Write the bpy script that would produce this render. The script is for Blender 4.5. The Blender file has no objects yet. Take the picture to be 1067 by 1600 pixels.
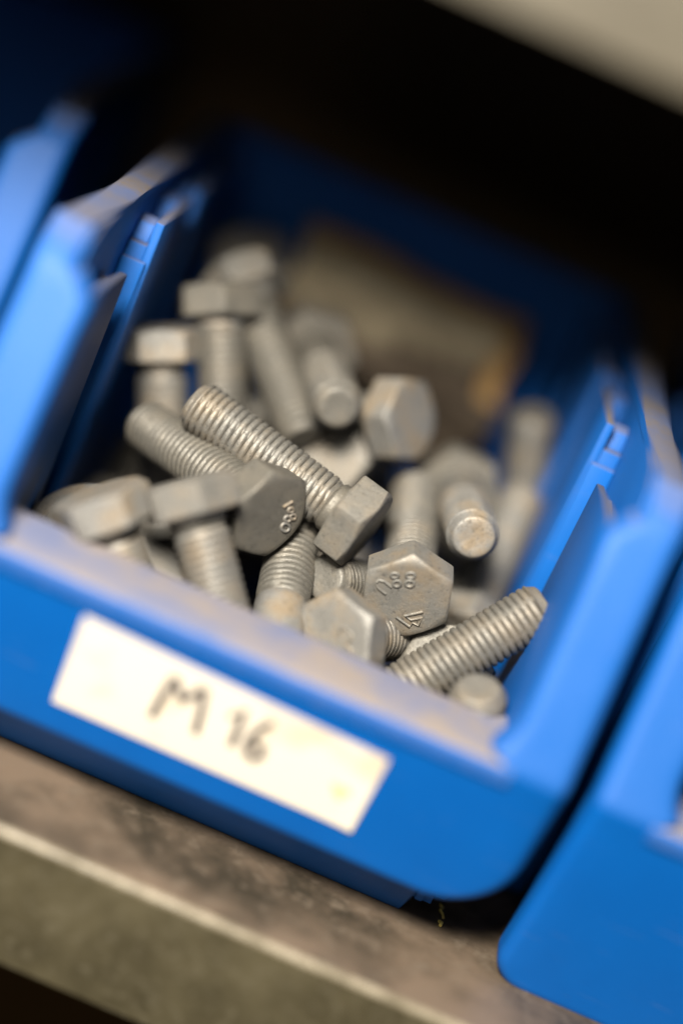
import bpy, bmesh, math, random
from mathutils import Vector, Matrix, noise

# ------------------------------------------------------------------ camera, world, lamps, exposure
S = 0.00128                     # one drawing unit in metres (bolts are 16 mm thick)
scene = bpy.context.scene
COL = scene.collection

cam_d = bpy.data.cameras.new("camera")
cam = bpy.data.objects.new("camera", cam_d)
COL.objects.link(cam)
cam_d.sensor_fit = 'VERTICAL'
cam_d.sensor_height = 36.0
cam_d.lens = 64.5
cam_d.clip_start = 0.01
cam_d.clip_end = 60.0
R3 = Matrix(((0.91423, -0.40392, -0.03227), (0.10881, 0.32143, -0.94066), (0.39032, 0.85647, 0.33781)))
cam.matrix_world = Matrix.Translation(Vector((-5.824, -343.65, 215.885)) * S) @ R3.to_4x4()
cam_d.dof.use_dof = True
cam_d.dof.focus_distance = 422.5 * S
cam_d.dof.aperture_fstop = 1.2
scene.camera = cam

world = bpy.data.worlds.new("World")
scene.world = world
world.use_nodes = True
wb = world.node_tree.nodes["Background"]
wb.inputs[0].default_value = (1.0, 0.93, 0.84, 1)
wb.inputs[1].default_value = 0.012


def lamp(name, loc, target, sx, sy, watts, col):
    d = bpy.data.lights.new(name, 'AREA')
    d.shape = 'RECTANGLE'; d.size = sx * S; d.size_y = sy * S
    d.energy = watts; d.color = col
    o = bpy.data.objects.new(name, d)
    COL.objects.link(o)
    o.location = Vector(loc) * S
    o.rotation_euler = (Vector(target) - Vector(loc)).to_track_quat('-Z', 'Y').to_euler()
    return o


lamp("ceiling_lamp", (-130, -370, 450), (0, 40, 60), 150, 130, 28.0, (1.0, 0.92, 0.80))
lamp("fill_lamp", (-260, -1350, 640), (0, 0, 60), 620, 260, 3.6, (1.0, 0.92, 0.80))  # added fill with no known source, lifts the flanges and bin back

scene.view_settings.view_transform = 'Standard'
scene.view_settings.look = 'None'
scene.view_settings.exposure = 0.0
scene.view_settings.gamma = 1.0
scene.cycles.max_bounces = 6
scene.cycles.use_denoising = True

# ------------------------------------------------------------------ materials


def new_mat(name):
    m = bpy.data.materials.new(name)
    m.use_nodes = True
    nt = m.node_tree
    return m, nt, nt.nodes["Principled BSDF"]


def nd(nt, typ, **kw):
    n = nt.nodes.new(typ)
    for k, v in kw.items():
        setattr(n, k, v)
    return n


def tex(nt, scale, detail=4, rough=.55, vec=None, kind='ShaderNodeTexNoise'):
    n = nd(nt, kind)
    n.inputs['Scale'].default_value = scale
    if 'Detail' in n.inputs: n.inputs['Detail'].default_value = detail
    if 'Roughness' in n.inputs: n.inputs['Roughness'].default_value = rough
    if vec is not None: nt.links.new(vec, n.inputs['Vector'])
    return n


def ramp(nt, fac, stops):
    r = nd(nt, 'ShaderNodeValToRGB')
    e = r.color_ramp.elements
    while len(e) < len(stops): e.new(0.5)
    for i, (p, c) in enumerate(stops):
        e[i].position = p
        e[i].color = (c, c, c, 1) if isinstance(c, (int, float)) else (*c, 1)
    nt.links.new(fac, r.inputs[0])
    return r


def mixc(nt, fac, a, b):
    n = nd(nt, 'ShaderNodeMix', data_type='RGBA')
    for s, i in ((fac, 0), (a, 6), (b, 7)):
        if hasattr(s, 'is_linked') or hasattr(s, 'links'): nt.links.new(s, n.inputs[i])
        elif i == 0: n.inputs[0].default_value = s
        else: n.inputs[i].default_value = (*s, 1)
    return n.outputs[2]


def math_n(nt, op, a, b=None):
    n = nd(nt, 'ShaderNodeMath', operation=op)
    for i, s in enumerate((a, b)):
        if s is None: continue
        if isinstance(s, (int, float)): n.inputs[i].default_value = s
        else: nt.links.new(s, n.inputs[i])
    n.use_clamp = True
    return n.outputs[0]


def bump(nt, bsdf, height, strength, dist):
    b = nd(nt, 'ShaderNodeBump')
    b.inputs['Strength'].default_value = strength
    b.inputs['Distance'].default_value = dist * S
    nt.links.new(height, b.inputs['Height'])
    nt.links.new(b.outputs[0], bsdf.inputs['Normal'])


def coords(nt):
    t = nd(nt, 'ShaderNodeTexCoord')
    mp = nd(nt, 'ShaderNodeMapping')
    mp.inputs['Scale'].default_value = (1 / S,) * 3          # texture space in drawing units
    nt.links.new(t.outputs['Object'], mp.inputs['Vector'])
    return mp.outputs[0]


def mat_blue(name, film, up_dust, lo=.62, dk=1.0):
    """blue polypropylene: grey dust film, thick brown dust where a face looks up"""
    m, nt, b = new_mat(name)
    v = coords(nt)
    n1 = tex(nt, .05, 5, .6, v); n2 = tex(nt, .6, 4, .6, v); n3 = tex(nt, 4.0, 3, .6, v)
    blue = mixc(nt, n1.outputs[0], (0.0, 0.060, 0.25), (0.0, 0.075, 0.30))
    geo = nd(nt, 'ShaderNodeNewGeometry')
    sep = nd(nt, 'ShaderNodeSeparateXYZ'); nt.links.new(geo.outputs['True Normal'], sep.inputs[0])
    up = ramp(nt, sep.outputs[2], [(.08, 0.0), (.34, .12), (.70, .18), (.92, 1.0)])
    patch = ramp(nt, n1.outputs[0], [(.36, lo), (.58, 1.0)])
    spk = ramp(nt, n2.outputs[0], [(.30, .85), (.6, 1.0)])
    d_up = math_n(nt, 'MULTIPLY', math_n(nt, 'MULTIPLY', up.outputs[0], patch.outputs[0]), spk.outputs[0])
    d_up = math_n(nt, 'MULTIPLY', d_up, up_dust)
    mp = nd(nt, 'ShaderNodeMapping'); mp.inputs['Scale'].default_value = (.05, .6, 1.6); mp.inputs['Rotation'].default_value = (.3, .9, .4)
    nt.links.new(v, mp.inputs['Vector'])
    n4 = tex(nt, 1.0, 3, .6, mp.outputs[0])
    scr = ramp(nt, n4.outputs[0], [(.66, 0), (.72, .16)])
    smear = ramp(nt, n2.outputs[0], [(.40, .25), (.70, 1.0)])
    d_f = math_n(nt, 'MULTIPLY', smear.outputs[0], film)
    fac = math_n(nt, 'MAXIMUM', math_n(nt, 'MAXIMUM', d_up, d_f), scr.outputs[0])
    dust = mixc(nt, n1.outputs[0], (0.17 * dk, 0.16 * dk, 0.155 * dk), (0.20 * dk, 0.155 * dk, 0.105 * dk))
    nt.links.new(mixc(nt, fac, blue, dust), b.inputs['Base Color'])
    rr = ramp(nt, fac, [(0, .50), (.8, .9)])
    nt.links.new(rr.outputs[0], b.inputs['Roughness'])
    b.inputs['Specular IOR Level'].default_value = .22
    bump(nt, b, n3.outputs[0], .25, .25)
    return m


def mat_zinc():
    m, nt, b = new_mat("galvanised_steel")
    v0 = coords(nt)
    oi = nd(nt, 'ShaderNodeObjectInfo')
    cm = nd(nt, 'ShaderNodeCombineXYZ')
    for i in range(3): nt.links.new(oi.outputs['Random'], cm.inputs[i])
    sc = nd(nt, 'ShaderNodeVectorMath', operation='MULTIPLY_ADD')
    nt.links.new(cm.outputs[0], sc.inputs[0]); sc.inputs[1].default_value = (311, 173, 97); nt.links.new(v0, sc.inputs[2])
    v = sc.outputs[0]
    n1 = tex(nt, .13, 5, .6, v); n2 = tex(nt, .9, 5, .65, v); n3 = tex(nt, 5, 3, .6, v)
    vo = tex(nt, .95, vec=v, kind='ShaderNodeTexVoronoi')
    base = mixc(nt, n1.outputs[0], (0.050, 0.047, 0.040), (0.172, 0.163, 0.138))
    cool = mixc(nt, n1.outputs[0], (0.052, 0.052, 0.050), (0.178, 0.177, 0.170))
    base = mixc(nt, math_n(nt, 'MULTIPLY', oi.outputs['Random'], 1.0), base, cool)
    brown = mixc(nt, n2.outputs[0], (0.105, 0.078, 0.046), (0.16, 0.12, 0.072))
    fb = math_n(nt, 'MULTIPLY', ramp(nt, n1.outputs[0], [(.45, 0), (.66, .8)]).outputs[0], math_n(nt, 'ADD', oi.outputs['Random'], .1))
    c = mixc(nt, fb, base, brown)
    pit = ramp(nt, vo.outputs['Distance'], [(.10, .8), (.20, 0)])
    pitm = math_n(nt, 'MULTIPLY', pit.outputs[0], ramp(nt, n1.outputs[0], [(.42, 0), (.55, 1)]).outputs[0])
    c = mixc(nt, pitm, c, (0.035, 0.031, 0.026))
    dark = ramp(nt, n2.outputs[0], [(.30, .75), (.44, 0)])
    c = mixc(nt, dark.outputs[0], c, (0.03, 0.028, 0.024))
    lite = ramp(nt, n3.outputs[0], [(.58, 0), (.74, .6)])
    c = mixc(nt, lite.outputs[0], c, (0.36, 0.34, 0.30))
    gain = nd(nt, 'ShaderNodeMapRange'); gain.inputs['To Min'].default_value = .72; gain.inputs['To Max'].default_value = 1.38
    nt.links.new(math_n(nt, 'FRACT', math_n(nt, 'MULTIPLY', oi.outputs['Random'], 1.0)), gain.inputs['Value'])
    hs = nd(nt, 'ShaderNodeHueSaturation'); nt.links.new(c, hs.inputs['Color']); nt.links.new(gain.outputs[0], hs.inputs['Value']); c = hs.outputs[0]
    nt.links.new(c, b.inputs['Base Color'])
    b.inputs['Metallic'].default_value = .32
    nt.links.new(ramp(nt, n2.outputs[0], [(.3, .64), (.7, .42)]).outputs[0], b.inputs['Roughness'])
    h = math_n(nt, 'ADD', math_n(nt, 'MULTIPLY', n2.outputs[0], .8), math_n(nt, 'MULTIPLY', n3.outputs[0], .25))
    bump(nt, b, h, .55, .35)
    return m


def mat_mottled(name, c0, c1, c2, scale, rough=.6, bmp=.3, metal=0.0):
    m, nt, b = new_mat(name)
    v = coords(nt)
    n1 = tex(nt, scale, 6, .62, v); n2 = tex(nt, scale * 9, 4, .6, v)
    c = mixc(nt, ramp(nt, n1.outputs[0], [(.40, 0), (.60, 1)]).outputs[0], c0, c1)
    c = mixc(nt, ramp(nt, n2.outputs[0], [(.52, 0), (.72, .8)]).outputs[0], c, c2)
    nt.links.new(c, b.inputs['Base Color'])
    b.inputs['Roughness'].default_value = rough
    b.inputs['Metallic'].default_value = metal
    bump(nt, b, n2.outputs[0], bmp, .4)
    return m


def mat_paper():
    m, nt, b = new_mat("label_paper")
    v = coords(nt)
    n1 = tex(nt, .06, 4, .6, v); n2 = tex(nt, .5, 4, .6, v)
    c = mixc(nt, ramp(nt, n1.outputs[0], [(.52, 0), (.72, .7)]).outputs[0], (0.56, 0.51, 0.43), (0.42, 0.32, 0.19))
    c = mixc(nt, ramp(nt, n2.outputs[0], [(.6, 0), (.8, .3)]).outputs[0], c, (0.55, 0.45, 0.32))
    nt.links.new(c, b.inputs['Base Color'])
    b.inputs['Roughness'].default_value = .8
    return m


def mat_plain(name, c, rough=.6, metal=0.0):
    m, nt, b = new_mat(name)
    v = coords(nt)
    n = tex(nt, .8, 4, .6, v)
    nt.links.new(mixc(nt, n.outputs[0], tuple(x * .8 for x in c), tuple(x * 1.2 for x in c)), b.inputs['Base Color'])
    b.inputs['Roughness'].default_value = rough
    b.inputs['Metallic'].default_value = metal
    return m


M_BLUE = mat_blue("blue_plastic", .0, .5, .62, .8)
M_DUSTY = mat_blue("dusty_blue_plastic", .08, .95, .62, .5)
M_LIP = mat_blue("dust_covered_blue_plastic", .18, .97, .62)
M_ZINC = mat_zinc()
M_SHELF = mat_mottled("stained_shelf_steel", (0.026, 0.021, 0.014), (0.105, 0.078, 0.056), (0.10, 0.08, 0.06), .022, .45, .12)
M_FRONT = mat_mottled("grey_painted_shelf_edge", (0.032, 0.027, 0.014), (0.056, 0.048, 0.027), (0.075, 0.066, 0.043), .04, .5)
M_BEAM = mat_mottled('dull_upper_shelf_paint', (0.030, 0.025, 0.015), (0.042, 0.036, 0.023), (0.048, 0.043, 0.030), .03, .5)
M_CORNER = mat_mottled('pale_shelf_corner', (0.10, 0.085, 0.055), (0.19, 0.165, 0.12), (0.06, 0.05, 0.03), .08, .4)  # paler tone for the rounded front corner
M_DARK = mat_plain("dark_rack_steel", (0.15, 0.09, 0.03), .7)
M_CARD = mat_mottled("brown_cardboard", (0.40, 0.33, 0.21), (0.56, 0.49, 0.36), (0.30, 0.20, 0.10), .06, .85)
M_KRAFT = mat_mottled('kraft_board_edge', (0.26, 0.15, 0.05), (0.34, 0.21, 0.08), (0.20, 0.11, 0.04), .08, .85)
M_PAPER = mat_paper()
M_INK = mat_plain("marker_ink", (0.04, 0.034, 0.034), .6)
M_CHIP = mat_plain("yellow_shaving", (0.45, 0.36, 0.10), .6)
M_STAIN = mat_plain("brown_paper_stain", (0.55, 0.42, 0.25), .8)



def mat_card():
    """pale box board, its lower half coloured dark brown as painted shade"""
    m, nt, b = new_mat("shade_tinted_cardboard")
    v = coords(nt)
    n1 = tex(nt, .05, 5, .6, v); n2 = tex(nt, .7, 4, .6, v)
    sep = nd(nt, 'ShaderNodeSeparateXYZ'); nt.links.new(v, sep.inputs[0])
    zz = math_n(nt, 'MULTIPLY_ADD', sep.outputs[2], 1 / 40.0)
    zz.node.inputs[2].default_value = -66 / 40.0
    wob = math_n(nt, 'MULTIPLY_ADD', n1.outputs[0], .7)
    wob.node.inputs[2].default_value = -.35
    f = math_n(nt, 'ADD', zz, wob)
    c = mixc(nt, ramp(nt, f, [(.50, 1), (.74, 0)]).outputs[0], mixc(nt, n2.outputs[0], (0.30, 0.245, 0.15), (0.46, 0.40, 0.28)), (0.045, 0.032, 0.02))  # dark brown end paints the shade under the folded flap
    nt.links.new(c, b.inputs['Base Color'])
    b.inputs['Roughness'].default_value = .85
    bump(nt, b, n2.outputs[0], .3, .4)
    return m


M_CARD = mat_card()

# ------------------------------------------------------------------ helpers


def mesh_from(name, verts, faces, mat, smooth=None):
    me = bpy.data.meshes.new(name)
    me.from_pydata([tuple(c * S for c in v) for v in verts], [], faces)
    me.validate()
    bm = bmesh.new(); bm.from_mesh(me)
    bmesh.ops.recalc_face_normals(bm, faces=bm.faces)
    bm.to_mesh(me); bm.free()
    me.materials.append(mat)
    if smooth is not None:
        for p in me.polygons: p.use_smooth = True
        me.set_sharp_from_angle(angle=math.radians(smooth))
    return me


def obj(name, me, parent=None, **props):
    o = bpy.data.objects.new(name, me)
    COL.objects.link(o)
    if parent: o.parent = parent
    for k, v in props.items(): o[k] = v
    return o


def empty(name, label, cat, group=None):
    o = bpy.data.objects.new(name, None)
    o.empty_display_size = .01
    COL.objects.link(o)
    o['label'] = label; o['category'] = cat
    if group: o['group'] = group
    return o


def copy_tree(o, parent=None):
    c = o.copy(); COL.objects.link(c)
    if parent: c.parent = parent
    for ch in list(o.children): copy_tree(ch, c)
    return c


def bevel_mesh(me, w, seg=2, angle=30):
    bm = bmesh.new(); bm.from_mesh(me)
    es = [e for e in bm.edges if len(e.link_faces) == 2 and e.calc_face_angle(0) > math.radians(angle)]
    bmesh.ops.bevel(bm, geom=es, offset=w * S, segments=seg, profile=.5, affect='EDGES', clamp_overlap=True)
    bm.to_mesh(me); bm.free()
    for p in me.polygons: p.use_smooth = True
    me.set_sharp_from_angle(angle=math.radians(40))
    return me


def prism(name, poly, axis, a, b, mat, bev=0):
    """extrude a 2-D polygon along an axis (0 x, 1 y, 2 z) from a to b"""
    n = len(poly)
    def put(p, h):
        q = list(p); q.insert(axis, h); return q
    vs = [put(p, a) for p in poly] + [put(p, b) for p in poly]
    fs = [list(range(n)), list(range(n, 2 * n))] + [[i, (i + 1) % n, n + (i + 1) % n, n + i] for i in range(n)]
    me = mesh_from(name, vs, fs, mat)
    return bevel_mesh(me, bev) if bev else me


def box(name, x0, x1, y0, y1, z0, z1, mat, bev=0):
    return prism(name, [(x0, y0), (x1, y0), (x1, y1), (x0, y1)], 2, z0, z1, mat, bev)


def tube(name, path, r, mat, seg=8, closed=False):
    """round bar along 3-D points (drawing units)"""
    P = [Vector(p) for p in path]
    vs, fs = [], []
    n = len(P)
    for i, p in enumerate(P):
        d = (P[min(i + 1, n - 1)] - P[max(i - 1, 0)])
        if d.length < 1e-6: d = Vector((1, 0, 0))
        d.normalize()
        s = d.cross(Vector((0, 0, 1)))
        if s.length < .05: s = d.cross(Vector((1, 0, 0)))
        s.normalize(); t = s.cross(d)
        for k in range(seg):
            a = 2 * math.pi * k / seg
            vs.append(p + s * math.cos(a) * r + t * math.sin(a) * r)
    for i in range(n - 1):
        for k in range(seg):
            fs.append([i * seg + k, i * seg + (k + 1) % seg, (i + 1) * seg + (k + 1) % seg, (i + 1) * seg + k])
    fs.append(list(range(seg))); fs.append(list(range((n - 1) * seg, n * seg)))
    return vs, fs


def join_parts(name, parts, mat, smooth=60):
    V, Fc = [], []
    for vs, fs in parts:
        o = len(V); V += [tuple(v) for v in vs]; Fc += [[i + o for i in f] for f in fs]
    return mesh_from(name, V, Fc, mat, smooth)


# ------------------------------------------------------------------ setting: the rack


def shelf_mesh(name, top, y0, y1, half, drop, mat):
    r = 1.5
    prof = [(y1, top), (y0 + r, top)]
    prof += [(y0 + r - r * math.sin(a), top - r + r * math.cos(a)) for a in (math.pi / 8, math.pi / 4, 3 * math.pi / 8, math.pi / 2)]
    prof += [(y0, top - drop), (y0 + 2, top - drop), (y0 + 2, top - 3), (y1, top - 3)]
    return prism(name, prof, 0, -half, half, mat)


def rack():
    me = shelf_mesh("shelf", 0, -9, 322, 700, 31, M_SHELF)
    me.materials.append(M_FRONT); me.materials.append(M_CORNER)
    for p in me.polygons:
        if p.center.y < -5 * S and p.normal.y < -.1: p.material_index = 2 if p.normal.z > .1 else 1
    obj("shelf", me, kind='structure')
    me = shelf_mesh("shelf", 230, -9, 322, 700, 36, M_BEAM)
    obj("shelf", me, kind='structure')
    obj("rack_back_panel", box("rack_back_panel", -700, 700, 323, 326, -500, 500, M_DARK), kind='structure')
    me = shelf_mesh("shelf", -250, -9, 322, 700, 36, M_DARK)
    obj("shelf", me, kind='structure')


rack()

# ------------------------------------------------------------------ blue storage bin

H_LIP, H_TOP, XO, XI = 54.9, 109.0, 73.5, 58.5
Z_LOW, R_LOW = 18.0, 15.0


def face_y(z):
    """lean of the bin's front face: panel tucks under, sides lean back"""
    t = z - H_LIP
    lo, hi = -.214 * t, .348 * t            # slopes below and above the bend
    k = 6.0
    return k * math.log(math.exp(lo / k) + math.exp(hi / k)) - k * math.log(2) * math.exp(-abs(t) / 12)


def front_frame_mesh(Z_LOW=Z_LOW, R_LOW=R_LOW):
    """label panel and both sloping side flanges: one moulded sheet with rolled edges"""
    zs = [Z_LOW + R_LOW * (1 - math.cos(a * math.pi / 20)) for a in range(0, 11)]
    zs += [z for z in (16, 20, 24, 28, 32, 36, 40, 44) if z > Z_LOW + R_LOW + 1.5] + [48, 51, 53.5, H_LIP, 57, 60, 64, 69, 75, 82, 90, 98, 105, H_TOP]
    zs += [109.8, 111, 113, 115, 116.6, 117.6]
    V, Fc = [], []
    def yy(z):
        y = face_y(min(z, H_TOP))
        if z > H_TOP:
            y += (z - H_TOP) * .45 + (z - H_TOP) ** 2 * .10
        return y
    def xo(z):
        rl = 3.0
        o = XO - rl
        if z < Z_LOW + R_LOW:
            q = (Z_LOW + R_LOW - z) / R_LOW
            o = XO - rl - R_LOW * (1 - math.sqrt(max(0, 1 - q * q)))
        return o
    def xi(z):
        f = max(0, 1 - (z - H_LIP) / 10)
        return XI + 2 - 9 * f * f * .55 + 6.2 * min(1, max(0, (z - 107.5) / 3)) ** .7
    rows = []
    for z in zs:
        if z <= H_LIP + .01:
            o = xo(z); n = 25
            row = [(-o + 2 * o * i / (n - 1)) for i in range(n)]
            idx = []
            for x in row: idx.append(len(V)); V.append((x, yy(z), z))
            rows.append(('full', idx))
        else:
            o, i_ = xo(z), xi(z)
            L = []; Rr = []
            for k in range(6):
                x = o + (i_ - o) * k / 5
                Rr.append(len(V)); V.append((x, yy(z), z))
            for k in range(6):
                x = o + (i_ - o) * k / 5
                L.append(len(V)); V.append((-x, yy(z), z))
            rows.append(('split', L, Rr))
    full = [r for r in rows if r[0] == 'full']; split = [r for r in rows if r[0] == 'split']
    for a, b in zip(full, full[1:]):
        for i in range(24): Fc.append([a[1][i], a[1][i + 1], b[1][i + 1], b[1][i]])
    for a, b in zip(split, split[1:]):
        for s in (1, 2):
            for i in range(5): Fc.append([a[s][i], a[s][i + 1], b[s][i + 1], b[s][i]])
    top = full[-1][1]; s0 = split[0]
    # tie the last full row to the first split row
    Fc.append([top[0], top[1], s0[1][3], s0[1][0]]); Fc.append([top[1], top[2], s0[1][5], s0[1][3]])
    Fc.append([top[-1], top[-2], s0[2][3], s0[2][0]]); Fc.append([top[-2], top[-3], s0[2][5], s0[2][3]])
    # rolled outer edge: left side down, along the bottom, right side up
    loop = [r[1][0] for r in reversed(split)] + [r[1][0] for r in reversed(full)]
    loop += full[0][1][1:-1] + [r[1][-1] for r in full] + [r[2][0] for r in split]
    pts = [Vector(V[i]) for i in loop]
    prev = loop
    nor = []
    for i, p in enumerate(pts):
        a = pts[max(i - 1, 0)]; b = pts[min(i + 1, len(pts) - 1)]
        d = Vector((b.x - a.x, 0, b.z - a.z)).normalized()
        nor.append(Vector((d.z * -1, 0, d.x)) * -1)
    for ang, back in ((22, 0), (45, 0), (68, 0), (90, 0), (90, 4.5)):
        A = math.radians(ang); cur = []
        for p, n in zip(pts, nor):
            q = p + n * 3.0 * math.sin(A) + Vector((0, 3.0 * (1 - math.cos(A)) + back, 0))
            cur.append(len(V)); V.append(tuple(q))
        for i in range(len(loop) - 1): Fc.append([prev[i], prev[i + 1], cur[i + 1], cur[i]])
        prev = cur
    # inner rolled edge of each flange
    for s, sg in ((1, -1), (2, 1)):
        prev = [r[s][-1] for r in split]; base = [Vector(V[i]) for i in prev]
        for ang, back in ((30, 0), (60, 0), (90, 0), (90, 6)):
            A = math.radians(ang); cur = []
            for p in base:
                q = p + Vector((-sg * 2.5 * math.sin(A), 2.5 * (1 - math.cos(A)) + back, 0))
                cur.append(len(V)); V.append(tuple(q))
            for i in range(len(base) - 1): Fc.append([prev[i], prev[i + 1], cur[i + 1], cur[i]])
            prev = cur
    return mesh_from("front_panel", V, Fc, M_BLUE, 50)


def lip_mesh():
    """broad dusty ledge on top of the label panel with a slotted end"""
    V, Fc = [], []
    n = 40
    prof = [(.0, -3.6), (-.5, -1.1), (0, .1), (1.6, .55), (8, .3), (19, .5), (21.6, .1), (22.3, -1.0), (22, -4)]
    for i in range(n + 1):
        x = -60.5 + 121 * i / n
        for y, dz in prof:
            j = noise.noise(Vector((x * .13, y * .2, 3.1))) * .35
            w = 1.0 + .0 * x
            ex = 0
            if abs(x) > 54 and y > 12: ex = (8.0 if x > 0 else 3.0) * ((abs(x) - 54) / 6.5) ** 2
            x2 = x - math.copysign(1, x) * 4.5 * math.exp(-((y - 11.5) / 3.2) ** 2) * min(1, max(0, (abs(x) - 50) / 9)) ** 2
            V.append((x2, y * w + j * (.6 if y > 10 else .2) + ex, H_LIP + .4 + dz + j * .3))
    m = len(prof)
    for i in range(n):
        for k in range(m - 1): Fc.append([i * m + k, (i + 1) * m + k, (i + 1) * m + k + 1, i * m + k + 1])
        Fc.append([i * m + m - 1, (i + 1) * m + m - 1, (i + 1) * m, i * m])
    Fc.append(list(range(m))); Fc.append([n * m + k for k in range(m)])
    return mesh_from("front_lip", V, Fc, M_LIP, 45)


def side_wall_mesh(sg):
    t0, t1 = 63.5 * sg, 66.0 * sg
    poly = [(29, 5), (12, 20), (10, 50), (5.5, 62), (20.5, 107), (28, 115), (36, 117.2), (204, 117.4), (204, 5)]
    return prism("side_wall", poly, 0, min(t0, t1), max(t0, t1), M_DUSTY, .5)


def rim_mesh():
    """thick rolled rim round the two sides and the back, one bent strip"""
    path = [(-70.2, 30), (-69.0, 36), (-68, 46), (-67.2, 62), (-67, 196), (-65, 202), (-60, 205), (60, 205), (65, 202), (67, 196), (67.2, 62), (68, 46), (69.0, 36), (70.2, 30)]
    prof = [(-3.4, -1.6), (-3.1, .1), (-1.8, .7), (2.2, .7), (3.8, .2), (4.1, -1.6)]
    V, Fc = [], []
    m = len(prof)
    for i, p in enumerate(path):
        a = path[max(i - 1, 0)]; b = path[min(i + 1, len(path) - 1)]
        d = Vector((b[0] - a[0], b[1] - a[1])).normalized(); nx, ny = d.y, -d.x
        for o, dz in prof: V.append((p[0] + nx * o, p[1] + ny * o, 118.0 + dz - 1.2 * max(0, (46 - p[1]) / 16) ** 1.5))
    for i in range(len(path) - 1):
        for k in range(m): Fc.append([i * m + k, (i + 1) * m + k, (i + 1) * m + (k + 1) % m, i * m + (k + 1) % m])
    Fc.append(list(range(m))); Fc.append([(len(path) - 1) * m + k for k in range(m)])
    return mesh_from("rim", V, Fc, M_DUSTY, 50)


def build_bin():
    root = empty("storage_bin", "blue plastic storage bin full of bolts with a white M 16 paper label", "storage bin", "blue storage bins side by side on the shelf")
    obj("front_panel", front_frame_mesh(), root)
    obj("front_lip", lip_mesh(), root, label="wide dust covered ledge along the low front")
    # inner skin of the front and base
    obj("inner_front_panel", prism("inner_front_panel", [(8.6, 51.6), (10.4, 51.6), (11.4, 19.4), (9.8, 19.4)], 0, -61, 61, M_DUSTY), root)
    obj("base_panel", box("base_panel", -63.2, 63.2, 28.5, 201.8, 3, 4.9, M_DUSTY), root)
    foot = prism("foot", [(9.5, 19), (25.6, 0), (196, 0), (196, 2.9), (28, 2.9), (12, 19)], 0, -57, 57, M_BLUE, .6)
    obj("foot", foot, root)
    for sg in (-1, 1):
        w = obj("side_wall", side_wall_mesh(sg), root)
        # thin inner skin behind the flange, its top edge tapering down to the first rib
        sk = prism("inner_skin", [(24, 5), (10.5, 58), (20.5, 104.5), (24, 106.5), (60, 102.5), (61, 5)], 0, min(58.4 * sg, 60.4 * sg), max(58.4 * sg, 60.4 * sg), M_DUSTY, .4)
        obj("inner_skin", sk, w)
        obj("pocket_floor", box("pocket_floor", min(60.5 * sg, 63.4 * sg), max(60.5 * sg, 63.4 * sg), 22, 60, 98, 100, M_DUSTY), w)
        for y0, y1 in ((76, 113), (125, 163), (176, 200)):
            xs = lambda a, b: (min(a * sg, b * sg), max(a * sg, b * sg))
            obj("wall_rib", box("wall_rib", *xs(56.6, 58.7), y0, y1, 5, 112.5, M_DUSTY, .4), w)
            obj("rib_body", box("rib_body", *xs(58.75, 63.4), y0 + .6, y1, 5, 106, M_DUSTY, .3), w)
            obj("rib_step", box("rib_step", *xs(57.4, 63.4), y0 - 1.8, y0 - .05, 5, 102.5, M_BLUE, .4), w)
            xb = xs(59.2, 63.4)
            obj("pocket_web", prism("pocket_web", [(y0 + 3, 106.05), (y0 + 10, 106.05), (y0 + 9, 111.2), (y0 + 5, 110.2)], 0, *xb, M_BLUE, .3), w)
            obj("pocket_web", prism("pocket_web", [(y1 - 9, 106.05), (y1 - 1, 106.05), (y1 - 1, 112), (y1 - 6, 111)], 0, *xb, M_BLUE, .3), w)
        for y0, top in ((52, 111), (92, 106), (104, 111), (150, 108)):
            x0, x1 = 66.05 * sg, 69.6 * sg
            me = prism("outer_rib", [(x0, y0), (x1, y0 + 1), (x1, y0 + 6), (x0, y0 + 7)], 2, 6, top, M_BLUE, .5)
            obj("outer_rib", me, w)
    obj("back_wall", box("back_wall", -63.4, 63.4, 202, 204.4, 5, 117.2, M_BLUE), root)
    obj("rim", rim_mesh(), root)
    return root


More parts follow.
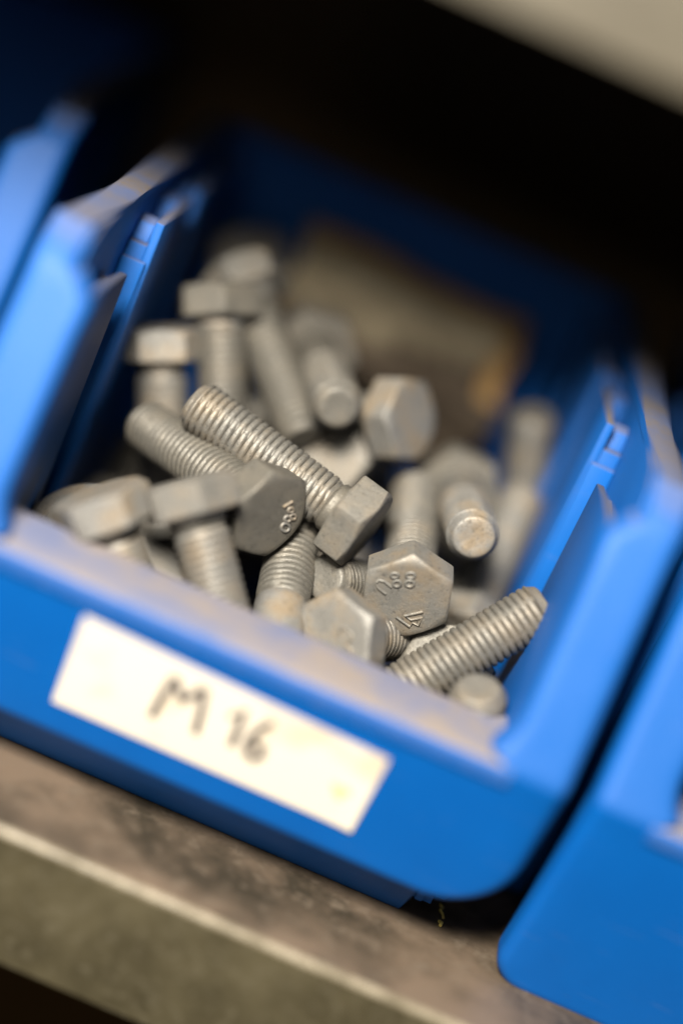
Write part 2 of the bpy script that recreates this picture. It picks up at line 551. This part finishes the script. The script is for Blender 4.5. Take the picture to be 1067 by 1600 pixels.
def paper_label(root):
    x0, x1, z0, z1 = -33.4, 36.6, 24.2, 48.2
    V, Fc = [], []
    nx, nz = 24, 8
    for off in (-.28, -.05):
        for j in range(nz + 1):
            for i in range(nx + 1):
                x = x0 + (x1 - x0) * i / nx; z = z0 + (z1 - 2.6 * i / nx - z0) * j / nz      # cut a little crooked
                c = .5 * max(0, (i - nx + 3) / 3) ** 2 * (1 - j / nz) if off < -.2 else 0
                V.append((x, face_y(z) + off - c, z))
    m = (nx + 1) * (nz + 1)
    for s in (0, m):
        for j in range(nz):
            for i in range(nx):
                a = s + j * (nx + 1) + i
                Fc.append([a, a + 1, a + nx + 2, a + nx + 1])
    ring = [i for i in range(nx + 1)] + [j * (nx + 1) + nx for j in range(1, nz + 1)] + [nz * (nx + 1) + i for i in range(nx - 1, -1, -1)] + [j * (nx + 1) for j in range(nz - 1, 0, -1)]
    for i in range(len(ring)):
        a, b = ring[i], ring[(i + 1) % len(ring)]
        Fc.append([a, b, b + m, a + m])
    lab = obj("paper_label", mesh_from("paper_label", V, Fc, M_PAPER, 40), root, label="white paper label reading M 16 in faded marker")
    # hand-written strokes, flat ribbons of ink on the paper
    strokes = [
        [(-12.6, 31.0), (-12.0, 38.0), (-11.2, 43.2)], [(-11.2, 43.2), (-8.0, 38.0)], [(-8.0, 38.0), (-4.6, 43.6)], [(-4.6, 43.6), (-3.4, 38.0), (-2.6, 31.6)],
        [(2.6, 39.2), (5.0, 42.6), (5.3, 37), (5.4, 32.4)],
        [(11.4, 42.6), (9.2, 39.0), (8.4, 35.0), (9.0, 32.2), (10.9, 31.4), (12.2, 33.2), (11.5, 35.6), (9.2, 35.4)],
    ]
    parts = []
    for st in strokes:
        vs, fs = [], []
        for i, (x, z) in enumerate(st):
            a = st[max(i - 1, 0)]; b = st[min(i + 1, len(st) - 1)]
            dx, dz = b[0] - a[0], b[1] - a[1]; L = math.hypot(dx, dz); nx_, nz_ = -dz / L, dx / L
            w = .85
            for s in (-1, 1):
                for off in (-.40, -.33):
                    X, Z = x + nx_ * w * s, z + nz_ * w * s
                    vs.append((X, face_y(Z) + off, Z))
        for i in range(len(st) - 1):
            o = i * 4
            for q in ((0, 2, 6, 4), (1, 3, 7, 5), (0, 1, 5, 4), (2, 3, 7, 6)): fs.append([o + k for k in q])
        fs.append([0, 1, 3, 2]); k = (len(st) - 1) * 4; fs.append([k, k + 1, k + 3, k + 2])
        parts.append((vs, fs))
    obj("handwriting", join_parts("handwriting", parts, M_INK, 30), lab)
    # tea-brown spot near the right end of the paper
    vs, fs = [], []
    for k in range(20):
        a = 2 * math.pi * k / 20; r = 2.0 + .5 * math.sin(3 * a) + .3 * math.cos(5 * a)
        x, z = 30.6 + r * 1.1 * math.cos(a), 33.0 + r * math.sin(a)
        vs.append((x, face_y(z) - .36 - .02, z)); 
    vs += [(x, y + .03, z) for x, y, z in vs]
    fs = [list(range(20)), list(range(20, 40))] + [[k, (k + 1) % 20, 20 + (k + 1) % 20, 20 + k] for k in range(20)]
    obj("brown_spot", mesh_from("brown_spot", vs, fs, M_STAIN), lab)


main_bin = build_bin()
left_bin = copy_tree(main_bin)
left_bin.location = Vector((-164.5, 98, 0)) * S
left_bin.rotation_euler = (0, 0, math.radians(.6))
left_bin['label'] = "blue plastic bin at the left edge, only its right side wall and flange in view"
right_bin = copy_tree(main_bin)
right_bin.location = Vector((153.0, 3, 0)) * S
for ch in right_bin.children:
    if ch.name.startswith("front_panel"): ch.data = front_frame_mesh(1.5, 5.5)
obj("base_skirt", prism("base_skirt", [(-66.2, 0.3), (-75, 0.3), (-72, 9), (-66.2, 14)], 1, 52, 190, M_BLUE, .4), right_bin)
right_bin['label'] = "blue plastic bin at the right edge with its bare front panel cut by the frame"
paper_label(main_bin)

# ------------------------------------------------------------------ bolts

R_MAJ, R_MIN, PITCH, L_BOLT, H_HEAD, AF = 6.3, 5.15, 1.75, 52.0, 8.0, 19.8


def hex_head_mesh():
    n = 96
    ap = AF / 2
    rc = ap * .965
    def R(th):
        d = (th + math.pi / 6) % (math.pi / 3) - math.pi / 6      # angle from the nearest corner
        r = ap / math.cos(math.pi / 6 - abs(d))
        return min(r, 11.33)
    V = [(0, 0, .12)]; Fc = []
    rings = []
    def ring(f):
        s = len(V)
        for k in range(n):
            th = 2 * math.pi * k / n; r, z = f(th)
            V.append((r * math.cos(th), r * math.sin(th), z))
        rings.append(s)
    ring(lambda t: (rc * .55, .10)); ring(lambda t: (rc * .9, .04)); ring(lambda t: (rc, 0.10))
    ring(lambda t: (rc + (R(t) - rc) * .5, .10 + (R(t) - rc) * .5 * .52))
    ring(lambda t: (R(t) - .14, .10 + (R(t) - rc) * .52)); ring(lambda t: (R(t), .26 + (R(t) - rc) * .52))
    ring(lambda t: (R(t), H_HEAD - .4)); ring(lambda t: (R(t) - .25, H_HEAD)); ring(lambda t: (9.0, H_HEAD)); ring(lambda t: (8.8, H_HEAD + .35)); ring(lambda t: (5.8, H_HEAD + .35))
    for k in range(n): Fc.append([0, rings[0] + k, rings[0] + (k + 1) % n])
    for a, b in zip(rings, rings[1:]):
        for k in range(n): Fc.append([a + k, a + (k + 1) % n, b + (k + 1) % n, b + k])
    Fc.append([rings[-1] + k for k in range(n)])
    V = [(x + .12 * noise.noise(Vector((x * .35, y * .35, z * .35))), y + .12 * noise.noise(Vector((x * .35 + 9, y * .35, z * .35))), z + .10 * noise.noise(Vector((x * .3, y * .3 + 7, z * .3)))) for x, y, z in V]
    return mesh_from("hex_head", V, Fc, M_ZINC, 28)


def thread_mesh(z0, z1=L_BOLT):
    nseg = 40
    dz = PITCH / 6
    V, Fc = [], []
    zs = []
    z = z0
    while z < z1 - 1.0: zs.append(z); z += dz
    zs += [z1 - .8, z1 - .5, z1 - .2]
    for z in zs:
        for k in range(nseg):
            th = 2 * math.pi * k / nseg
            f = (z / PITCH - k / nseg) % 1.0
            tri = abs(2 * f - 1)                         # 1 crest .. 0 root
            h = min(1, max(0, (tri - .05) / .36))
            h = math.sin(h * math.pi / 2) ** .9
            r = R_MIN + (R_MAJ - R_MIN) * h
            r += .05 * noise.noise(Vector((math.cos(th) * 3, math.sin(th) * 3, z * .6)))
            e = z1 - z
            if e < 2.2: r = min(r, R_MIN - .35 + e * .58)
            s = z - z0
            if s < 2: r = min(r, R_MIN + .1 + (R_MAJ - R_MIN) * s * .5)
            V.append((r * math.cos(th), r * math.sin(th), z))
    for i in range(len(zs) - 1):
        for k in range(nseg): Fc.append([i * nseg + k, i * nseg + (k + 1) % nseg, (i + 1) * nseg + (k + 1) % nseg, (i + 1) * nseg + k])
    b = (len(zs) - 1) * nseg
    prev = [b + k for k in range(nseg)]
    for r, zz in ((4.4, z1), (3.0, z1 - .12), (1.4, z1 - .2)):
        cur = []
        for k in range(nseg):
            th = 2 * math.pi * k / nseg
            x, y = r * math.cos(th), r * math.sin(th)
            cur.append(len(V)); V.append((x, y, zz + .16 * noise.noise(Vector((x * .5, y * .5, 2.2)))))
        for k in range(nseg): Fc.append([prev[k], prev[(k + 1) % nseg], cur[(k + 1) % nseg], cur[k]])
        prev = cur
    Fc.append(prev); Fc.append(list(range(nseg)))
    return mesh_from("threaded_end", V, Fc, M_ZINC, 75)


def shank_mesh(z1):
    V, Fc = [], []
    n = 40
    prof = [(6.7, H_HEAD + .2), (6.2, H_HEAD + .9)] + [(6.2, H_HEAD + 1.5 + (z1 - H_HEAD - 2) * k / 8) for k in range(9)] + [(5.5, z1 + .3)]
    for r, z in prof:
        for k in range(n):
            th = 2 * math.pi * k / n
            q = r + .07 * noise.noise(Vector((math.cos(th) * 2, math.sin(th) * 2, z * .3)))
            V.append((q * math.cos(th), q * math.sin(th), z))
    for i in range(len(prof) - 1):
        for k in range(n): Fc.append([i * n + k, i * n + (k + 1) % n, (i + 1) * n + (k + 1) % n, (i + 1) * n + k])
    Fc.append(list(range(n))); Fc.append([(len(prof) - 1) * n + k for k in range(n)])
    return mesh_from("shank", V, Fc, M_ZINC, 50)


ME_HEAD = hex_head_mesh()
ME_FULL = (shank_mesh(11.0), thread_mesh(11.0))
ME_PART = (shank_mesh(27.0), thread_mesh(27.0))

# raised forging marks, points in the plane of each head
MARKS = {
    'C': [
        [(-4.55, -0.33), (-6.85, -0.54), (-7.98, -0.04), (-8.09, 1.15), (-6.7, 1.83), (-4.47, 1.93)] ,
        [(-5.24, -3.83), (-5.13, -3.54), (-5.19, -3.2), (-5.4, -2.86), (-5.71, -2.6), (-6.08, -2.47), (-6.41, -2.5), (-6.66, -2.67), (-6.76, -2.95), (-6.7, -3.3), (-6.5, -3.63), (-6.18, -3.89), (-5.82, -4.02), (-5.48, -4.0), (-5.24, -3.83)] ,
        [(-3.55, -2.41), (-3.4, -2.07), (-3.41, -1.69), (-3.59, -1.35), (-3.89, -1.1), (-4.26, -1.0), (-4.62, -1.07), (-4.9, -1.3), (-5.05, -1.64), (-5.04, -2.02), (-4.86, -2.37), (-4.56, -2.61), (-4.19, -2.71), (-3.83, -2.64), (-3.55, -2.41)] ,
        [(-2.36, -6.18), (-2.25, -5.88), (-2.31, -5.5), (-2.54, -5.14), (-2.88, -4.86), (-3.28, -4.71), (-3.64, -4.73), (-3.91, -4.92), (-4.02, -5.22), (-3.95, -5.6), (-3.73, -5.96), (-3.38, -6.24), (-2.99, -6.39), (-2.62, -6.37), (-2.36, -6.18)] ,
        [(-1.2, -4.33), (-1.06, -3.99), (-1.1, -3.59), (-1.32, -3.21), (-1.66, -2.92), (-2.07, -2.79), (-2.46, -2.84), (-2.75, -3.06), (-2.89, -3.4), (-2.85, -3.81), (-2.64, -4.19), (-2.29, -4.47), (-1.88, -4.6), (-1.49, -4.55), (-1.2, -4.33)] ,
        [(1.12, 5.38), (5.14, 5.54), (4.93, 4.18), (6.43, 3.96), (5.78, 1.79), (4.27, 3.87), (2.45, 3.85), (4.99, 0.41)] ,
    ],
    'A': [
        [(7.14, 1.39), (7.3, 1.9), (7.08, 2.34), (6.54, 2.61), (5.81, 2.63), (5.11, 2.4), (4.61, 1.97), (4.45, 1.47), (4.67, 1.02), (5.21, 0.76), (5.93, 0.74), (6.64, 0.97), (7.14, 1.39)] ,
        [(6.03, -0.56), (6.15, -0.21), (5.99, 0.1), (5.61, 0.29), (5.11, 0.3), (4.62, 0.14), (4.27, -0.16), (4.16, -0.5), (4.31, -0.82), (4.69, -1.0), (5.19, -1.02), (5.68, -0.86), (6.03, -0.56)] ,
        [(7.28, -1.39), (7.39, -1.07), (7.24, -0.78), (6.89, -0.6), (6.42, -0.59), (5.96, -0.74), (5.64, -1.01), (5.53, -1.34), (5.68, -1.63), (6.03, -1.8), (6.5, -1.82), (6.96, -1.67), (7.28, -1.39)] ,
        [(5.53, -2.71), (5.62, -2.41), (5.49, -2.14), (5.17, -1.98), (4.74, -1.96), (4.32, -2.1), (4.02, -2.35), (3.93, -2.65), (4.06, -2.91), (4.38, -3.08), (4.81, -3.09), (5.23, -2.96), (5.53, -2.71)] ,
        [(2.04, -2.68), (3.9, -4.57)] ,
    ],
    'E': [
        [(1.07, -1.56), (0.69, -2.94), (1.77, -4.2), (3.88, -3.99), (4.69, -3.07), (3.91, -1.83)] ,
        [(3.98, -1.08), (5.4, -1.22), (6.25, -0.66)] ,
    ],
    'L': [
        [(-3.08, 2.37), (-4.06, 1.1), (-3.87, -0.05), (-3.02, -0.26)] ,
        [(-2.36, 0.92), (-2.17, 1.09), (-2.08, 1.33), (-2.13, 1.59), (-2.31, 1.78), (-2.55, 1.87), (-2.81, 1.82), (-3.0, 1.65), (-3.09, 1.41), (-3.04, 1.15), (-2.87, 0.96), (-2.62, 0.87), (-2.36, 0.92)] ,
    ],
}


# key, centre of head top, direction towards the tip, roll, part-threaded, label
BOLTS = [
    ('A', (-6.4, 43.8, 69.2), (-0.7346, 0.6726, -0.089), 11, 0, 'bolt whose olive tinged head carries marks on its right rim, left of centre'),
    ('B', (15.4, 54.3, 70.9), (-0.9559, 0.2551, 0.1454), 26, 0, 'long threaded bolt lying diagonally, head turned sideways, in the middle of the heap'),
    ('C', (29.3, 45.7, 63.1), (-0.0983, 0.9831, 0.1546), 14, 0, 'bolt whose marked head faces the viewer, two eights and zigzag in relief'),
    ('D', (33.8, 111.8, 72.4), (0.0921, -0.9894, 0.1121), 56, 1, 'bolt pointing its flat round tip at the viewer, right of the marked front head'),
    ('E', (16.5, 31.7, 52.6), (0.4987, 0.8597, -0.1108), 4, 0, 'bolt with brown topped head leaning just behind the front lip below the marked head'),
    ('F', (37.6, 93.3, 45.6), (-0.5264, -0.8182, 0.2312), 10, 0, 'bolt with only its small rounded threaded tip showing, under the sideways head'),
    ('G', (8.0, 17.7, 40.4), (-0.1558, 0.908, 0.3889), 47, 1, 'pale upright bolt with half smooth shank rising from the front lip under the olive head'),
    ('H', (-26.8, 34.1, 72.8), (0.6175, -0.2357, -0.7504), 20, 0, 'blurred head up bolt behind the front lip, long thread below, beside the bright corner head'),
    ('I', (-43.5, 29.2, 63.4), (0.6595, -0.0665, -0.7487), 15, 0, 'bolt with the brightest head flat, in the left front corner of the bin'),
    ('X', (-49.6, 48.8, 49.3), (0.5301, 0.2762, -0.8017), 16, 0, 'dull bolt head lying half hidden behind the bright left corner head'),
    ('J', (28.2, 32.8, 35.5), (0.5896, 0.3069, 0.7471), 38, 0, 'bolt leaning on the right side wall with its thread pointing up and right'),
    ('K', (65.6, 40.9, 11.7), (-0.2959, -0.2985, 0.9074), 15, 0, 'small blurred round bolt end poking up at the right end of the front lip'),
    ('L', (44.0, 46.3, 51.3), (0.2552, 0.869, -0.4239), 34, 0, 'dark faced bolt with a pale speckled flat, half covered by the leaning thread'),
    ('N', (-15.4, 131.4, 86.0), (0.249, -0.9681, 0.0284), 5, 1, 'bolt pointing its pale lit round tip towards the viewer, its head behind it'),
    ('O', (15.8, 94.6, 88.5), (-0.728, 0.5005, -0.4686), 4, 0, 'bolt with large blurred head turned to the right, in the middle of the heap'),
    ('P', (-41.8, 107.9, 96.2), (0.4176, -0.3097, -0.8542), 13, 0, 'blurred bolt standing upright with a wide flat head, at the back left of the heap'),
    ('Q', (-51.1, 100.9, 81.9), (0.4069, -0.1669, -0.8981), 57, 0, 'shorter looking blurred bolt upright against the left side wall'),
    ('R', (-39.6, 122.9, 97.8), (0.6248, -0.6301, -0.4611), 34, 0, 'blurred threaded bolt slanting down beside the wide upright head at the back left'),
    ('S', (-0.1, 95.1, 70.5), (0.3088, 0.9052, -0.292), 39, 0, 'grey bolt head lying flat in shadow behind the long diagonal thread'),
    ('W', (-43.3, 171.8, 93.5), (0.3384, 0.3848, -0.8587), 39, 0, 'very blurred pale bolt head farthest back at the left, beside the cardboard'),
    ('M', (47.7, 74.1, 47.6), (0.0818, 0.849, 0.522), 29, 0, 'shadowed bolt slanting up to the right between the round ended bolt and the wall'),
    ('V', (62.9, 146.8, 45.1), (-0.3162, -0.2588, 0.9127), 2, 0, 'dim blurred bolt leaning upright near the right wall at the back'),
    ('f2', (5, 88, 18), (-0.9, 0.35, 0.05), 20, 0, 'galvanised bolt mostly buried in the shadow of the heap'),
    ('f3', (52, 78, 20), (-0.85, 0.45, 0.05), 5, 0, 'galvanised bolt mostly buried in the shadow of the heap'),
    ('f6', (16, 126, 34), (-0.85, -0.4, 0.1), 50, 0, 'galvanised bolt mostly buried in the shadow of the heap'),
    ('f12', (57, 66, 34), (-0.55, 0.8, 0.1), 10, 0, 'galvanised bolt mostly buried in the shadow of the heap'),
    ('f7', (-50, 100, 26), (0.8, 0.5, 0.05), 5, 0, 'galvanised bolt mostly buried in the shadow of the heap'),
    ('f8', (-5, 150, 34), (0.8, 0.4, 0.05), 25, 0, 'galvanised bolt mostly buried in the shadow of the heap'),
    ('f10', (52, 150, 24), (-0.9, -0.1, 0.05), 40, 0, 'galvanised bolt mostly buried in the shadow of the heap'),
    ('f11', (-45, 55, 16), (0.85, 0.45, 0.02), 40, 0, 'galvanised bolt mostly buried in the shadow of the heap'),
    ('f13', (55, 112, 30), (-0.8, -0.35, 0.1), 22, 0, 'galvanised bolt mostly buried in the shadow of the heap'),
    ('f14', (40, 40, 14), (-0.95, 0.2, 0.02), 33, 0, 'galvanised bolt mostly buried in the shadow of the heap'),
    ('f15', (-20, 130, 20), (0.75, 0.6, 0.05), 33, 0, 'galvanised bolt mostly buried in the shadow of the heap'),
    ('f16', (-52, 150, 24), (0.75, 0.5, 0.05), 13, 0, 'galvanised bolt mostly buried in the shadow of the heap'),
    ('f17', (50, 175, 40), (-0.8, -0.5, 0.1), 53, 0, 'galvanised bolt mostly buried in the shadow of the heap'),
]
GROUP = "galvanised hex bolts heaped in the bin"


def bolt_frame(head, axis, roll):
    a = Vector(axis).normalized()
    u = a.cross(Vector((0, 0, 1))).normalized(); v = a.cross(u)
    x = u * math.cos(math.radians(roll)) + v * math.sin(math.radians(roll))
    y = a.cross(x)
    m = Matrix((x, y, a)).transposed().to_4x4()
    return Matrix.Translation(Vector(head) * S) @ m


def make_bolt(part, label):
    root = empty("hex_bolt", label, "bolt", GROUP)
    obj("hex_head", ME_HEAD, root)
    sh, th = ME_PART if part else ME_FULL
    obj("shank", sh, root); obj("threaded_end", th, root)
    return root


spare = {0: [make_bolt(0, "")], 1: [make_bolt(1, "")]}
for part in (0, 1):
    for k in range(sum(1 for q in BOLTS if q[4] == part) - 1):
        spare[part].append(copy_tree(spare[part][0]))
for key, head, axis, roll, part, label in BOLTS:
    b = spare[part].pop(0)
    b['label'] = label
    b.matrix_world = bolt_frame(head, axis, roll)
    if key in MARKS:
        heads = [c for c in b.children if c.name.startswith("hex_head")]
        tubes = [tube("m", [(x, y, .10) for x, y in st], .40, None, 8) for st in MARKS[key]]
        obj("raised_mark", join_parts("raised_mark", tubes, M_ZINC), heads[0])

# ------------------------------------------------------------------ brown cardboard behind the bolts


def cardboard():
    """a torn flap of box board leaning on the back wall, top edge curled forward"""
    V, Fc = [], []
    nx, nz = 34, 24
    for off in (0, 1.6):
        for j in range(nz + 1):
            t = j / nz
            for i in range(nx + 1):
                s = i / nx
                x = -31 + 70 * s
                if t > .45:
                    q = (t - .45) / .55
                    z = 82 + 23 * q - 2 * s; y = 162 + 27 * q
                else:
                    q = (.45 - t) / .45
                    z = 82 - 18 * q - 2 * s; y = 162 + 14 * q
                w = Vector((x * .05, z * .06, 1.7))
                cr = noise.noise(w) + .6 * abs(noise.noise(w * 2.3))
                y += 6 * cr - (8 * (t - .8) if t > .8 else 0)
                z += 5 * noise.noise(Vector((x * .06, 3.3, t * 2))) * (1 - .6 * t) - 9 * s * (1 - t)
                x += 3.0 * noise.noise(Vector((z * .09, 8.3, 0))) * abs(2 * s - 1)
                V.append((x, min(y, 199) - off, z))
    m = (nx + 1) * (nz + 1)
    for o in (0, m):
        for j in range(nz):
            for i in range(nx):
                a = o + j * (nx + 1) + i; Fc.append([a, a + 1, a + nx + 2, a + nx + 1])
    ring = list(range(nx + 1)) + [j * (nx + 1) + nx for j in range(1, nz + 1)] + [nz * (nx + 1) + i for i in range(nx - 1, -1, -1)] + [j * (nx + 1) for j in range(nz - 1, 0, -1)]
    for i in range(len(ring)):
        a, b = ring[i], ring[(i + 1) % len(ring)]; Fc.append([a, b, b + m, a + m])
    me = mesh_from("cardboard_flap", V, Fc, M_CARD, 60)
    me.materials.append(M_KRAFT)
    for p in me.polygons:
        vi = [i % m for i in p.vertices]
        if max(i // (nx + 1) for i in vi) >= nz - 1 or (max(i % (nx + 1) for i in vi) >= nx - 2 and min(i // (nx + 1) for i in vi) > nz * .5): p.material_index = 1
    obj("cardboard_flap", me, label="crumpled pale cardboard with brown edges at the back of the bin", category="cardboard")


cardboard()

# ------------------------------------------------------------------ litter on the shelf


def shaving(path, r, label):
    vs, fs = tube("shaving", path, r, None, 6)
    o = obj("plastic_shaving", mesh_from("plastic_shaving", vs, fs, M_CHIP, 60), label=label, category="shaving", group="yellow shavings under the bin")


shaving([(66.5, 34.5, .5), (67.0, 33.0, .9), (66.6, 31.8, .5), (67.2, 30.4, .8), (67.6, 29.4, .4)], .33, "longer curled yellow shaving lying on the shelf below the bin corner")
shaving([(66.6, 27.2, .5), (67.2, 26.4, .8), (67.0, 25.6, .4)], .42, "short yellow crumb on the shelf just in front of the curled shaving")
